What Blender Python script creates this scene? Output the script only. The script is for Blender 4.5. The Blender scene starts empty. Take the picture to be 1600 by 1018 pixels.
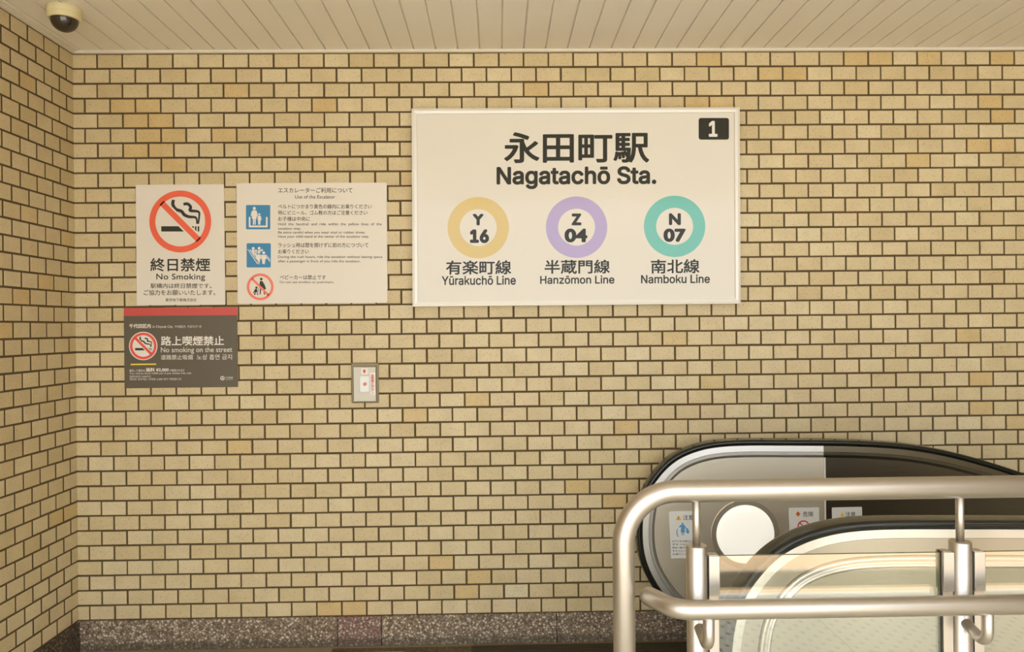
import bpy, bmesh, math, random
from mathutils import Vector, Matrix

# ------------------------------------------------------------------ camera, sky, exposure
SC = bpy.context.scene
COL = SC.collection
F_PX, CX, CY, CZ = 1207.503, 1.98769, -3.67060, 1.50107
YAW, PITCH, ROLL = -0.0188190, 0.00035225, 0.0101400
MR = (Matrix.Rotation(YAW, 3, 'Z') @ Matrix.Rotation(PITCH, 3, 'X') @ Matrix.Rotation(ROLL, 3, 'Y'))
RIGHT, FWD, UP = MR.col[0].copy(), MR.col[1].copy(), MR.col[2].copy()
cam_data = bpy.data.cameras.new('camera')
cam_data.sensor_width = 36.0
cam_data.lens = 36.0 * F_PX / 1600.0
cam_data.clip_start = 0.05
cam = bpy.data.objects.new('camera', cam_data)
COL.objects.link(cam)
B = -FWD
cam.matrix_world = Matrix(((RIGHT.x, UP.x, B.x, CX), (RIGHT.y, UP.y, B.y, CY), (RIGHT.z, UP.z, B.z, CZ), (0, 0, 0, 1)))
SC.camera = cam

SC.view_settings.view_transform = 'Standard'
SC.view_settings.look = 'None'
SC.view_settings.gamma = 1.0
SC.view_settings.use_curve_mapping = False
SC.view_settings.exposure = -0.16

world = bpy.data.worlds.new('sky')
SC.world = world
world.use_nodes = True
nt = world.node_tree
bg = nt.nodes['Background']
tc = nt.nodes.new('ShaderNodeTexCoord')
sp = nt.nodes.new('ShaderNodeSeparateXYZ')
rp = nt.nodes.new('ShaderNodeValToRGB')
nt.links.new(tc.outputs['Generated'], sp.inputs[0])
nt.links.new(sp.outputs['Z'], rp.inputs[0])
nt.links.new(rp.outputs[0], bg.inputs[0])
rp.color_ramp.elements[0].position = 0.0
rp.color_ramp.elements[0].color = (0.78, 0.81, 0.84, 1)
rp.color_ramp.elements[1].position = 0.5
rp.color_ramp.elements[1].color = (0.905, 0.98, 1.07, 1)
bg.inputs[1].default_value = 4.2


sun_data = bpy.data.lights.new('sun', 'SUN')
sun_data.energy = 12.5
sun_data.angle = 0.02
sun_data.color = (0.95, 0.98, 1.0)
sun = bpy.data.objects.new('sun', sun_data)   # stands over the roof, so only the street outside is lit
COL.objects.link(sun)
sun.rotation_euler = Vector((0.10, -0.17, -1.0)).to_track_quat('-Z', 'Y').to_euler()


# ------------------------------------------------------------------ helpers
def at(u, v, y):
    """point of the photograph -> point on the vertical plane at depth y"""
    d = FWD + RIGHT * ((u - 800.0) / F_PX) + UP * (-(v - 509.0) / F_PX)
    t = (y - CY) / d.y
    return Vector((CX + d.x * t, y, CZ + d.z * t))


def lin(c):
    c = c / 255.0
    return c / 12.92 if c <= 0.04045 else ((c + 0.055) / 1.055) ** 2.4


def rgb(r, g, b):
    return (lin(r), lin(g), lin(b), 1.0)


def mat(name, color, rough=0.5, metal=0.0, spec=0.5, coat=0.0, emit=None, es=0.0):
    m = bpy.data.materials.new(name)
    m.use_nodes = True
    p = m.node_tree.nodes['Principled BSDF']
    p.inputs['Base Color'].default_value = color
    p.inputs['Roughness'].default_value = rough
    p.inputs['Metallic'].default_value = metal
    p.inputs['Specular IOR Level'].default_value = spec
    p.inputs['Coat Weight'].default_value = coat
    p.inputs['Coat Roughness'].default_value = 0.05
    if emit:
        p.inputs['Emission Color'].default_value = emit
        p.inputs['Emission Strength'].default_value = es
    return m


def N(m, kind, **kw):
    n = m.node_tree.nodes.new(kind)
    for k, v in kw.items():
        if k in n.inputs:
            n.inputs[k].default_value = v
        else:
            setattr(n, k, v)
    return n


def L(m, a, b):
    m.node_tree.links.new(a, b)


def PB(m):
    return m.node_tree.nodes['Principled BSDF']


def ramp(m, stops, src):
    r = N(m, 'ShaderNodeValToRGB')
    e = r.color_ramp.elements
    while len(e) < len(stops):
        e.new(0.5)
    for i, (p, c) in enumerate(stops):
        e[i].position = p
        e[i].color = c
    L(m, src, r.inputs[0])
    return r


def obj_coord(m, scale=(1, 1, 1)):
    t = N(m, 'ShaderNodeTexCoord')
    mp = N(m, 'ShaderNodeMapping')
    mp.inputs['Scale'].default_value = scale
    L(m, t.outputs['Object'], mp.inputs[0])
    return mp.outputs[0]


def link(name, me, m, parent=None, smooth=False):
    o = bpy.data.objects.new(name, me)
    COL.objects.link(o)
    if m is not None:
        me.materials.append(m)
    if parent is not None:
        o.parent = parent
        if parent.parent is None:
            o.matrix_parent_inverse = Matrix.Translation(-Vector(parent.location))
    if smooth:
        for p in me.polygons:
            p.use_smooth = True
    return o


def mesh(name, verts, faces, m, parent=None, smooth=False):
    me = bpy.data.meshes.new(name)
    me.from_pydata([tuple(v) for v in verts], [], faces)
    me.update()
    return link(name, me, m, parent, smooth)


def from_bm(name, bm, m, parent=None, smooth=False, fix=True):
    if fix:
        bmesh.ops.recalc_face_normals(bm, faces=bm.faces)
    me = bpy.data.meshes.new(name)
    bm.to_mesh(me)
    bm.free()
    return link(name, me, m, parent, smooth)


def thing(name, label, cat, loc, group=None):
    o = bpy.data.objects.new(name, None)
    COL.objects.link(o)
    o.empty_display_size = 0.05
    o.location = loc
    tag(o, label, cat, group)
    return o


def tag(o, label, cat, group=None):
    o['label'] = label
    o['category'] = cat
    if group:
        o['group'] = group
    return o


def struct(o):
    o['kind'] = 'structure'
    return o


def add_box(bm, a, b, bevel=0.0, seg=2):
    r = bmesh.ops.create_cube(bm, size=1.0)
    vs = r['verts']
    for v in vs:
        v.co = Vector(((a[0] + b[0]) / 2 + v.co.x * (b[0] - a[0]), (a[1] + b[1]) / 2 + v.co.y * (b[1] - a[1]), (a[2] + b[2]) / 2 + v.co.z * (b[2] - a[2])))
    if bevel > 0:
        es = list({e for v in vs for e in v.link_edges})
        bmesh.ops.bevel(bm, geom=es, offset=bevel, segments=seg, affect='EDGES', profile=0.5)


def box(name, a, b, m, parent=None, bevel=0.0, seg=2):
    bm = bmesh.new()
    add_box(bm, a, b, bevel, seg)
    return from_bm(name, bm, m, parent)


def add_tube(bm, pts, r, seg=24, cap=True, radii=None):
    pts = [Vector(p) for p in pts]
    n = len(pts)
    tang = []
    for i in range(n):
        t = pts[min(i + 1, n - 1)] - pts[max(i - 1, 0)]
        tang.append(t.normalized())
    up = Vector((0, 0, 1)) if abs(tang[0].z) < 0.9 else Vector((0, 1, 0))
    a = (up - tang[0] * up.dot(tang[0])).normalized()
    rings = []
    for i in range(n):
        a = (a - tang[i] * a.dot(tang[i])).normalized()
        b = tang[i].cross(a)
        rr = radii[i] if radii else r
        rings.append([bm.verts.new(pts[i] + (a * math.cos(2 * math.pi * k / seg) + b * math.sin(2 * math.pi * k / seg)) * rr) for k in range(seg)])
    for i in range(n - 1):
        for k in range(seg):
            f = bm.faces.new((rings[i][k], rings[i][(k + 1) % seg], rings[i + 1][(k + 1) % seg], rings[i + 1][k]))
            f.smooth = True
    if cap:
        bm.faces.new(rings[0][::-1])
        bm.faces.new(rings[-1])


def tube(name, pts, r, m, parent=None, seg=24, radii=None):
    bm = bmesh.new()
    add_tube(bm, pts, r, seg, True, radii)
    return from_bm(name, bm, m, parent)


def fillet(pts, radius, n=10):
    """round the inner corners of a polyline"""
    pts = [Vector(p) for p in pts]
    out = [pts[0]]
    for i in range(1, len(pts) - 1):
        p = pts[i]
        a = (pts[i - 1] - p).normalized()
        b = (pts[i + 1] - p).normalized()
        ang = a.angle(b)
        t = radius / math.tan(ang / 2)
        c = p + (a + b).normalized() * (radius / math.sin(ang / 2))
        s, e = p + a * t - c, p + b * t - c
        th = s.angle(e)
        for k in range(n + 1):
            w = k / n
            out.append(c + (s * math.sin((1 - w) * th) + e * math.sin(w * th)) / math.sin(th))
    out.append(pts[-1])
    return out


def add_prism(bm, pts, y0, y1):
    """polygon of (x, z) points extruded from y0 (near) to y1 (far)"""
    f = [bm.verts.new((p[0], y0, p[1])) for p in pts]
    b = [bm.verts.new((p[0], y1, p[1])) for p in pts]
    bm.faces.new(f)
    bm.faces.new(b[::-1])
    n = len(pts)
    for i in range(n):
        bm.faces.new((f[i], b[i], b[(i + 1) % n], f[(i + 1) % n]))


def prism(name, pts, y0, y1, m, parent=None, bevel=0.0):
    bm = bmesh.new()
    add_prism(bm, pts, y0, y1)
    if bevel:
        bmesh.ops.recalc_face_normals(bm, faces=bm.faces)
        bmesh.ops.bevel(bm, geom=[e for e in bm.edges if min(v.co.y for v in e.verts) < min(y0, y1) + 1e-6 and abs(e.verts[0].co.y - e.verts[1].co.y) < 1e-6], offset=bevel, segments=2, affect='EDGES')
    return from_bm(name, bm, m, parent)


# ---- printed shapes: polygons drawn over a sign's face, thin as ink
INK = 0.0003


def px_poly(pts, y):
    return [(q.x, q.z) for q in (at(u, v, y) for u, v in pts)]


def printed(name, polys, y, m, parent, label=None):
    """polys: list of outlines in photograph coordinates, printed on the plane y"""
    bm = bmesh.new()
    for pts in polys:
        add_prism(bm, px_poly(pts, y), y, y + INK)
    o = from_bm(name, bm, m, parent)
    if label:
        o['label'] = label
    return o


def circ(cx, cy, r, n=48, ry=None):
    ry = ry or r
    return [(cx + r * math.cos(2 * math.pi * k / n), cy + ry * math.sin(2 * math.pi * k / n)) for k in range(n)]


def rrect(u0, v0, u1, v1, r, n=5):
    out = []
    for (cx, cy, a0) in ((u1 - r, v0 + r, -90), (u1 - r, v1 - r, 0), (u0 + r, v1 - r, 90), (u0 + r, v0 + r, 180)):
        for k in range(n + 1):
            a = math.radians(a0 + 90 * k / n)
            out.append((cx + r * math.cos(a), cy + r * math.sin(a)))
    return out


def rquad(c, r, n=4):
    """rounded outline of a quad given by its corners TL TR BR BL"""
    out = []
    for i in range(4):
        p, a, b = Vector(c[i]), Vector(c[i - 1]), Vector(c[(i + 1) % 4])
        da, db = (a - p).normalized() * r, (b - p).normalized() * r
        for k in range(n + 1):
            t = k / n
            q = (p + da) * (1 - t) ** 2 + p * 2 * t * (1 - t) + (p + db) * t ** 2
            out.append((q.x, q.y))
    return out


def annulus(name, cx, cy, R, r, y, m, parent, n=72, extra=(), label=None):
    bm = bmesh.new()
    rows = []
    for rad, yy in ((R, y), (r, y), (r, y + INK), (R, y + INK)):
        rows.append([bm.verts.new(at(u, v, y) + Vector((0, yy - y, 0))) for u, v in circ(cx, cy, rad, n)])
    for j in range(4):
        for k in range(n):
            bm.faces.new((rows[j][k], rows[j][(k + 1) % n], rows[(j + 1) % 4][(k + 1) % n], rows[(j + 1) % 4][k]))
    for pts in extra:
        add_prism(bm, px_poly(pts, y), y, y + INK)
    o = from_bm(name, bm, m, parent)
    if label:
        o['label'] = label
    return o


def stroke(pts, w):
    """outline of a bent line; w is one width or one per point"""
    ws = w if isinstance(w, (list, tuple)) else [w] * len(pts)
    P = [Vector(p) for p in pts]
    a, b = [], []
    for i, p in enumerate(P):
        t = (P[min(i + 1, len(P) - 1)] - P[max(i - 1, 0)]).normalized()
        nrm = Vector((-t.y, t.x)) * ws[i] / 2
        a.append(tuple(p + nrm))
        b.append(tuple(p - nrm))
    return a + b[::-1]


def stroke_quads(pts, w):
    """a bent line as a run of small quads"""
    o = stroke(pts, w)
    n = len(pts)
    return [[o[i], o[i + 1], o[2 * n - 2 - i], o[2 * n - 1 - i]] for i in range(n - 1)]


def spline(pts, n=6):
    P = [Vector(p) for p in pts]
    out = []
    for i in range(len(P) - 1):
        p0, p1, p2, p3 = P[max(i - 1, 0)], P[i], P[i + 1], P[min(i + 2, len(P) - 1)]
        for k in range(n):
            t = k / n
            out.append(0.5 * ((2 * p1) + (p2 - p0) * t + (2 * p0 - 5 * p1 + 4 * p2 - p3) * t * t + (3 * p1 - p0 - 3 * p2 + p3) * t ** 3))
    out.append(P[-1])
    return out


def sans_font(name):
    """the sans serif lettering that comes with Blender itself; None keeps the built-in one"""
    try:
        import os
        p = os.path.join(bpy.utils.system_resource('DATAFILES'), 'fonts', name)
        return bpy.data.fonts.load(p)
    except Exception:
        return None


SANS = sans_font('Inter.woff2')


def text(body, bb, y, m, parent, bold=0.0, font=None, name='lettering', slant=0.0, spacing=1.0, line=1.0, align='LEFT', label=None, skew=0.0):
    """letters whose ink fills the box bb of the photograph, printed on the plane y"""
    c = bpy.data.curves.new('lettering', 'FONT')
    c.body = body
    if font is not None:
        c.font = font
        for i, ch in enumerate(body):      # the letter k is redrawn below with clean strokes
            if ch == 'k':
                c.body_format[i].material_index = 1
    c.resolution_u = 4
    c.space_character = spacing
    c.space_line = line
    c.align_x = align
    t = bpy.data.objects.new('lettering_source', c)
    COL.objects.link(t)
    dg = bpy.context.evaluated_depsgraph_get()
    me = bpy.data.meshes.new_from_object(t.evaluated_get(dg))
    bpy.data.objects.remove(t)
    bpy.data.curves.remove(c)
    if font is not None and 'k' in body:
        keep = [p for p in me.polygons if p.material_index == 0]
        kv = [me.vertices[q].co for p in me.polygons if p.material_index == 1 for q in p.vertices]
        vs = [v.co.copy() for v in me.vertices]
        used = sorted({q for p in keep for q in p.vertices})
        ren = {q: i for i, q in enumerate(used)}
        fs = [tuple(ren[q] for q in p.vertices) for p in keep]
        vs = [vs[q] for q in used]
        kx0, kx1, ky0, ky1 = min(q.x for q in kv), max(q.x for q in kv), min(q.y for q in kv), max(q.y for q in kv)
        H_, W_ = ky1 - ky0, kx1 - kx0
        w_ = 0.165 * W_
        for quad in (((0, 0), (w_, 0), (w_, H_), (0, H_)),
                     ((w_ * 0.9, 0.23 * H_), (W_ - w_ * 0.15, 0.72 * H_), (W_ - w_ * 1.4, 0.72 * H_), (w_ * 0.9, 0.38 * H_)),
                     ((W_ - w_ * 1.2, 0), (W_, 0), (0.52 * W_, 0.47 * H_), (0.36 * W_, 0.40 * H_))):
            n0 = len(vs)
            vs += [Vector((kx0 + x, ky0 + y, 0)) for x, y in quad]
            fs.append((n0, n0 + 1, n0 + 2, n0 + 3))
        bpy.data.meshes.remove(me)
        me = bpy.data.meshes.new('lettering')
        me.from_pydata([tuple(v) for v in vs], [], fs)
        me.update()
    if bold > 0:                            # heavier strokes: the same outlines laid around themselves
        k = 8 if bold >= 0.015 else 4
        bv = [v.co.copy() for v in me.vertices]
        bf = [tuple(p.vertices) for p in me.polygons]
        vs, fs = [], []
        for i in range(k):
            a = 2 * math.pi * (i + 0.5) / k
            d = Vector((math.cos(a) * bold, math.sin(a) * bold, i * 0.00004))
            n0 = len(vs)
            vs += [v + d for v in bv]
            fs += [tuple(n0 + q for q in f) for f in bf]
        bpy.data.meshes.remove(me)
        me = bpy.data.meshes.new('lettering')
        me.from_pydata([tuple(v) for v in vs], [], fs)
        me.update()
    if font is not None:                    # this face draws some letters with crossing strokes
        vs, fs = [], []
        for p in me.polygons:
            n0 = len(vs)
            vs += [me.vertices[q].co + Vector((0, 0, (p.index % 7) * 0.000006)) for q in p.vertices]
            fs.append(tuple(range(n0, len(vs))))
        bpy.data.meshes.remove(me)
        me = bpy.data.meshes.new('lettering')
        me.from_pydata([tuple(v) for v in vs], [], fs)
        me.update()
    # strokes of one letter that cross each other lie a hair apart
    par = list(range(len(me.vertices)))

    def root(i):
        while par[i] != i:
            par[i] = par[par[i]]
            i = par[i]
        return i
    for e in (me.edges if font is None else ()):
        a_, b_ = root(e.vertices[0]), root(e.vertices[1])
        if a_ != b_:
            par[a_] = b_
    ids = {}
    for v in me.vertices:
        r_ = root(v.index)
        v.co.z += (ids.setdefault(r_, len(ids)) % 3) * 0.000012 if font is None else 0.0
    xs = [v.co.x for v in me.vertices]
    ys = [v.co.y for v in me.vertices]
    x0, x1, y0, y1 = min(xs), max(xs), min(ys), max(ys)
    u0, v0, u1, v1 = bb
    for v in me.vertices:
        s = (v.co.x - x0) / max(x1 - x0, 1e-6)
        w = (v.co.y - y0) / max(y1 - y0, 1e-6)
        lift = v.co.z
        v.co = at(u0 + (u1 - u0) * s, v1 + (v0 - v1) * w + slant * (s - 0.5), y - lift)
    me.materials.clear()
    me.update()
    o = link(name, me, m, parent)
    if label:
        o['label'] = label
    return o


# ------------------------------------------------------------------ materials
def tile_material(name):
    m = mat(name, rgb(205, 170, 112), rough=0.42, spec=0.4)
    at_ = N(m, 'ShaderNodeAttribute', attribute_name='tint')
    r = ramp(m, [(0.0, rgb(207, 186, 142)), (0.25, rgb(213, 195, 152)), (0.55, rgb(218, 200, 160)), (0.8, rgb(223, 208, 169)), (0.86, rgb(227, 214, 178)), (0.93, rgb(215, 191, 140)), (1.0, rgb(212, 186, 132))], at_.outputs['Fac'])
    co = obj_coord(m)
    n1 = N(m, 'ShaderNodeTexNoise', Scale=170.0, Detail=3.0, Roughness=0.6)
    L(m, co, n1.inputs['Vector'])
    sp_ = ramp(m, [(0.30, rgb(205, 182, 146)), (0.43, rgb(255, 255, 255))], n1.outputs[0])
    n2 = N(m, 'ShaderNodeTexNoise', Scale=9.0, Detail=4.0)
    L(m, co, n2.inputs['Vector'])
    cl = ramp(m, [(0.3, (0.88, 0.87, 0.85, 1)), (0.7, (1, 1, 1, 1))], n2.outputs[0])
    mx = N(m, 'ShaderNodeMixRGB', blend_type='MULTIPLY')
    mx.inputs[0].default_value = 0.75
    L(m, r.outputs[0], mx.inputs[1])
    L(m, sp_.outputs[0], mx.inputs[2])
    m2 = N(m, 'ShaderNodeMixRGB', blend_type='MULTIPLY')
    m2.inputs[0].default_value = 1.0
    L(m, mx.outputs[0], m2.inputs[1])
    L(m, cl.outputs[0], m2.inputs[2])
    L(m, m2.outputs[0], PB(m).inputs['Base Color'])
    n3 = N(m, 'ShaderNodeTexNoise', Scale=90.0, Detail=4.0)
    L(m, co, n3.inputs['Vector'])
    bp = N(m, 'ShaderNodeBump', Strength=0.25, Distance=0.0015)
    L(m, n3.outputs[0], bp.inputs['Height'])
    L(m, bp.outputs[0], PB(m).inputs['Normal'])
    return m


M_TILE = tile_material('glazed_tile')
M_GROUT = mat('tile_joint', rgb(92, 75, 48), rough=0.9)
M_CEIL = mat('ceiling_board', rgb(240, 234, 222), rough=0.28, spec=0.45)
M_TRIM = mat('ceiling_trim', rgb(226, 218, 200), rough=0.4)


def stone_material(name, a, b, c):
    m = mat(name, a, rough=0.6)
    co = obj_coord(m)
    v = N(m, 'ShaderNodeTexVoronoi', Scale=105.0)
    v.inputs['Randomness'].default_value = 1.0
    L(m, co, v.inputs['Vector'])
    w = N(m, 'ShaderNodeTexWhiteNoise')
    w.noise_dimensions = '3D'
    L(m, v.outputs['Position'], w.inputs['Vector'])
    cr = ramp(m, [(0.0, b), (0.45, a), (0.72, a), (0.80, c), (1.0, c)], w.outputs['Value'])
    ed = ramp(m, [(0.25, (1, 1, 1, 1)), (0.62, (0.30, 0.26, 0.22, 1))], v.outputs['Distance'])
    v.distance = 'EUCLIDEAN'
    sc = N(m, 'ShaderNodeMath', operation='MULTIPLY')
    L(m, v.outputs['Distance'], sc.inputs[0])
    sc.inputs[1].default_value = 1.0
    L(m, sc.outputs[0], ed.inputs[0])
    mx = N(m, 'ShaderNodeMixRGB', blend_type='MULTIPLY')
    mx.inputs[0].default_value = 0.8
    L(m, cr.outputs[0], mx.inputs[1])
    L(m, ed.outputs[0], mx.inputs[2])
    # mossy grime that has settled along the foot of the stone
    tcz = N(m, 'ShaderNodeTexCoord')
    sx = N(m, 'ShaderNodeSeparateXYZ')
    L(m, tcz.outputs['Object'], sx.inputs[0])
    ns = N(m, 'ShaderNodeTexNoise', Scale=34.0, Detail=6.0, Roughness=0.75)
    L(m, co, ns.inputs['Vector'])
    ad = N(m, 'ShaderNodeMath', operation='MULTIPLY_ADD')
    L(m, ns.outputs[0], ad.inputs[0])
    ad.inputs[1].default_value = -0.056
    L(m, sx.outputs['Z'], ad.inputs[2])
    gr = ramp(m, [(0.0, (0.62, 0.62, 0.62, 1)), (0.016, (0, 0, 0, 1))], ad.outputs[0])
    dm = N(m, 'ShaderNodeMixRGB', blend_type='MIX')
    L(m, gr.outputs[0], dm.inputs[0])
    L(m, mx.outputs[0], dm.inputs[1])
    dm.inputs[2].default_value = rgb(74, 66, 48)
    L(m, dm.outputs[0], PB(m).inputs['Base Color'])
    bp = N(m, 'ShaderNodeBump', Strength=0.5, Distance=0.003)
    bp.invert = True
    L(m, v.outputs['Distance'], bp.inputs['Height'])
    L(m, bp.outputs[0], PB(m).inputs['Normal'])
    return m


M_STONE = stone_material('washed_pebble_stone', rgb(166, 147, 124), rgb(126, 106, 88), rgb(218, 206, 182))
M_STONE_RED = stone_material('reddish_pebble_stone', rgb(160, 130, 118), rgb(142, 110, 102), rgb(204, 188, 172))
M_STONE_DARK = stone_material('dark_pebble_stone', rgb(96, 84, 70), rgb(74, 64, 52), rgb(140, 126, 106))  # darker tones for the left skirting


def steel(name, col, rough, streak=0.0, axis=(3, 3, 400), metal=1.0):
    m = mat(name, col, rough=rough, metal=metal)
    if streak:
        co = obj_coord(m, axis)
        n = N(m, 'ShaderNodeTexNoise', Scale=1.0, Detail=3.0)
        L(m, co, n.inputs['Vector'])
        r = N(m, 'ShaderNodeMapRange')
        r.inputs['To Min'].default_value = rough - streak
        r.inputs['To Max'].default_value = rough + streak
        L(m, n.outputs[0], r.inputs[0])
        L(m, r.outputs[0], PB(m).inputs['Roughness'])
        bp = N(m, 'ShaderNodeBump', Strength=0.06, Distance=0.001)
        L(m, n.outputs[0], bp.inputs['Height'])
        L(m, bp.outputs[0], PB(m).inputs['Normal'])
    return m


M_SATIN = steel('satin_steel', (0.57, 0.53, 0.475, 1), 0.40)
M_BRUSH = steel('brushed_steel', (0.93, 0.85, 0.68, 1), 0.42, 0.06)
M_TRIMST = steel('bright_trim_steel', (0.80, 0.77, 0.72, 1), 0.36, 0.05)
M_DARKREFL = steel('dark_reflection_steel', (0.17, 0.15, 0.11, 1), 0.30, 0.06)  # dark reflection put into the panel and trim colour; skirts share it
M_RINGST = steel('ring_steel', (0.78, 0.70, 0.56, 1), 0.40, 0.05)
M_CLAD = steel('cladding_steel', (0.60, 0.56, 0.46, 1), 0.42, 0.05)
M_OUTER = steel('outer_band_steel', (0.55, 0.51, 0.44, 1), 0.34, 0.05)
M_GAP = mat('shadow_gap', rgb(50, 44, 34), rough=0.8)
M_RUBBER = mat('handrail_rubber', rgb(28, 29, 25), rough=0.16, spec=0.5)
M_PLATE = mat('ribbed_plate', rgb(88, 80, 62), rough=0.5, metal=0.6)
M_OPAL = mat('opal_lamp', rgb(248, 246, 234), rough=0.25, emit=(1.0, 0.98, 0.90, 1), es=0.5)
M_PANEL = mat('sign_white', rgb(230, 223, 210), rough=0.35)
M_PANEL2 = mat('notice_white', rgb(232, 224, 211), rough=0.5)
M_STICK = mat('sticker_white', rgb(226, 226, 222), rough=0.4)
M_GLOSSW = mat('sign_acrylic', rgb(229, 223, 211), rough=0.06, spec=0.3)
M_FRAME = mat('sign_frame_aluminium', rgb(228, 224, 214), rough=0.35, metal=0.15)
M_BLACK = mat('black_ink', rgb(44, 44, 36), rough=0.4)
M_BLACKG = mat('black_gloss_ink', rgb(50, 49, 41), rough=0.10, spec=0.2)
M_BLACKS = mat('soft_black_ink', rgb(70, 65, 52), rough=0.5)
M_ORANGE = mat('red_orange_ink', rgb(243, 104, 72), rough=0.45)
M_SALMON = mat('faded_red_ink', rgb(246, 128, 104), rough=0.45)
M_RED = mat('red_band_ink', rgb(205, 86, 80), rough=0.35)
M_RED2 = mat('red_ring_ink', rgb(238, 96, 82), rough=0.35)
M_SIGNRED = mat('signal_red', rgb(214, 74, 58), rough=0.4)
M_BLUE = mat('blue_ink', rgb(58, 136, 184), rough=0.45)
M_BLUE2 = mat('light_blue_ink', rgb(90, 160, 205), rough=0.45)
M_YEL = mat('yellow_ink', rgb(240, 214, 80), rough=0.4)
M_AMBER = mat('amber_ink', rgb(242, 186, 30), rough=0.4)
M_DORANGE = mat('orange_ink', rgb(232, 120, 40), rough=0.4)
M_GREY = mat('dark_notice_film', rgb(100, 92, 78), rough=0.3, spec=0.5)
M_WHITE = mat('white_ink', rgb(236, 230, 220), rough=0.4)
M_GOLD = mat('gold_ring_ink', rgb(216, 189, 112), rough=0.1)
M_PURPLE = mat('purple_ring_ink', rgb(178, 160, 205), rough=0.1)
M_TEAL = mat('teal_ring_ink', rgb(104, 188, 174), rough=0.1)
M_CREAM = mat('cream_plastic', rgb(224, 212, 166), rough=0.4)
M_DOME = mat('smoked_dome', rgb(46, 38, 28), rough=0.04, spec=0.8)


def glass_material():
    m = bpy.data.materials.new('clear_glass')
    m.use_nodes = True
    t = m.node_tree
    t.nodes.remove(PB(m))
    lw = N(m, 'ShaderNodeLayerWeight')
    lw.inputs['Blend'].default_value = 0.5
    pw = N(m, 'ShaderNodeMath', operation='POWER')
    pw.inputs[1].default_value = 5.0
    L(m, lw.outputs['Facing'], pw.inputs[0])
    ma = N(m, 'ShaderNodeMath', operation='MULTIPLY_ADD')
    ma.inputs[1].default_value = 0.9
    ma.inputs[2].default_value = 0.11
    L(m, pw.outputs[0], ma.inputs[0])
    tr = N(m, 'ShaderNodeBsdfTransparent')
    tr.inputs[0].default_value = (0.95, 0.965, 0.945, 1)
    gl = N(m, 'ShaderNodeBsdfGlossy')
    gl.inputs['Roughness'].default_value = 0.0
    gl.inputs[0].default_value = (1, 1, 1, 1)
    mx = N(m, 'ShaderNodeMixShader')
    L(m, ma.outputs[0], mx.inputs[0])
    L(m, tr.outputs[0], mx.inputs[1])
    L(m, gl.outputs[0], mx.inputs[2])
    L(m, mx.outputs[0], t.nodes['Material Output'].inputs[0])
    return m


M_GLASS = glass_material()
M_GLEDGE = mat('glass_edge', rgb(96, 112, 92), rough=0.2)


def dotted_floor_material():
    m = mat('dimpled_floor_tile', rgb(214, 198, 150), rough=0.5)
    t = N(m, 'ShaderNodeTexCoord')
    s = N(m, 'ShaderNodeSeparateXYZ')
    L(m, t.outputs['Object'], s.inputs[0])

    def frac(src, k, off=0.0):
        a = N(m, 'ShaderNodeMath', operation='MULTIPLY_ADD')
        L(m, src, a.inputs[0])
        a.inputs[1].default_value = k
        a.inputs[2].default_value = off
        b = N(m, 'ShaderNodeMath', operation='FRACT')
        L(m, a.outputs[0], b.inputs[0])
        return b.outputs[0]

    def op(kind, a, b):
        n = N(m, 'ShaderNodeMath', operation=kind)
        for i, q in enumerate((a, b)):
            if isinstance(q, (int, float)):
                n.inputs[i].default_value = q
            else:
                L(m, q, n.inputs[i])
        return n.outputs[0]

    def dist(k, off):
        fx = op('SUBTRACT', frac(s.outputs['X'], k, off), 0.5)
        fy = op('SUBTRACT', frac(s.outputs['Y'], k, off), 0.5)
        return op('SQRT', op('ADD', op('MULTIPLY', fx, fx), op('MULTIPLY', fy, fy)), 0.0)

    d = op('MINIMUM', dist(11.0, 0.0), dist(11.0, 0.5))
    dots = op('LESS_THAN', d, 0.12)
    j1 = op('LESS_THAN', frac(s.outputs['X'], 1 / 0.6), 0.008)
    j2 = op('LESS_THAN', frac(s.outputs['Y'], 1 / 0.6), 0.008)
    jn = op('MAXIMUM', j1, j2)
    mask = op('MAXIMUM', dots, jn)
    mx = N(m, 'ShaderNodeMixRGB')
    L(m, mask, mx.inputs[0])
    mx.inputs[1].default_value = rgb(214, 206, 182)
    mx.inputs[2].default_value = rgb(96, 82, 52)
    L(m, mx.outputs[0], PB(m).inputs['Base Color'])
    return m


M_FLOOR = dotted_floor_material()
M_GRANITE = mat('grey_granite', rgb(150, 150, 142), rough=0.6)
M_RISER = mat('dark_step_stone', rgb(62, 58, 46), rough=0.8)
M_KERB = mat('pale_kerb', rgb(214, 208, 196), rough=0.7)
M_STREET = mat('pale_street', rgb(204, 194, 178), rough=0.8)
M_PAVE = mat('tan_pavement', rgb(200, 165, 124), rough=0.8)
M_BEIGE = stone_material('beige_speckled_stone', rgb(150, 134, 100), rgb(128, 112, 82), rgb(176, 160, 124))
M_GUTTER = mat('gutter_mortar', rgb(150, 132, 104), rough=0.8)
M_TACT = mat('tactile_yellow', rgb(226, 170, 40), rough=0.6)
M_CONC = mat('light_block_concrete', rgb(140, 126, 100), rough=0.8)  # for the added right wall, darkened to return less light


# ------------------------------------------------------------------ setting
PX, PZ = 0.118, 0.070          # tile pitch
TOP = 2.80                     # upper edge of the tiling
ROWS = 38
XC = 0.006                     # the corner
ORANGE = {(3, 2), (3, 3), (4, 2), (4, 3), (5, 3), (5, 4), (6, 2), (6, 3), (7, 4), (1, 28), (1, 29), (0, 31), (0, 32), (0, 34), (0, 37), (4, 37), (6, 36), (6, 37), (3, 37), (36, 15), (35, 16), (34, 14), (2, 18), (3, 25), (3, 26), (29, 20), (30, 21)}


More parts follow.
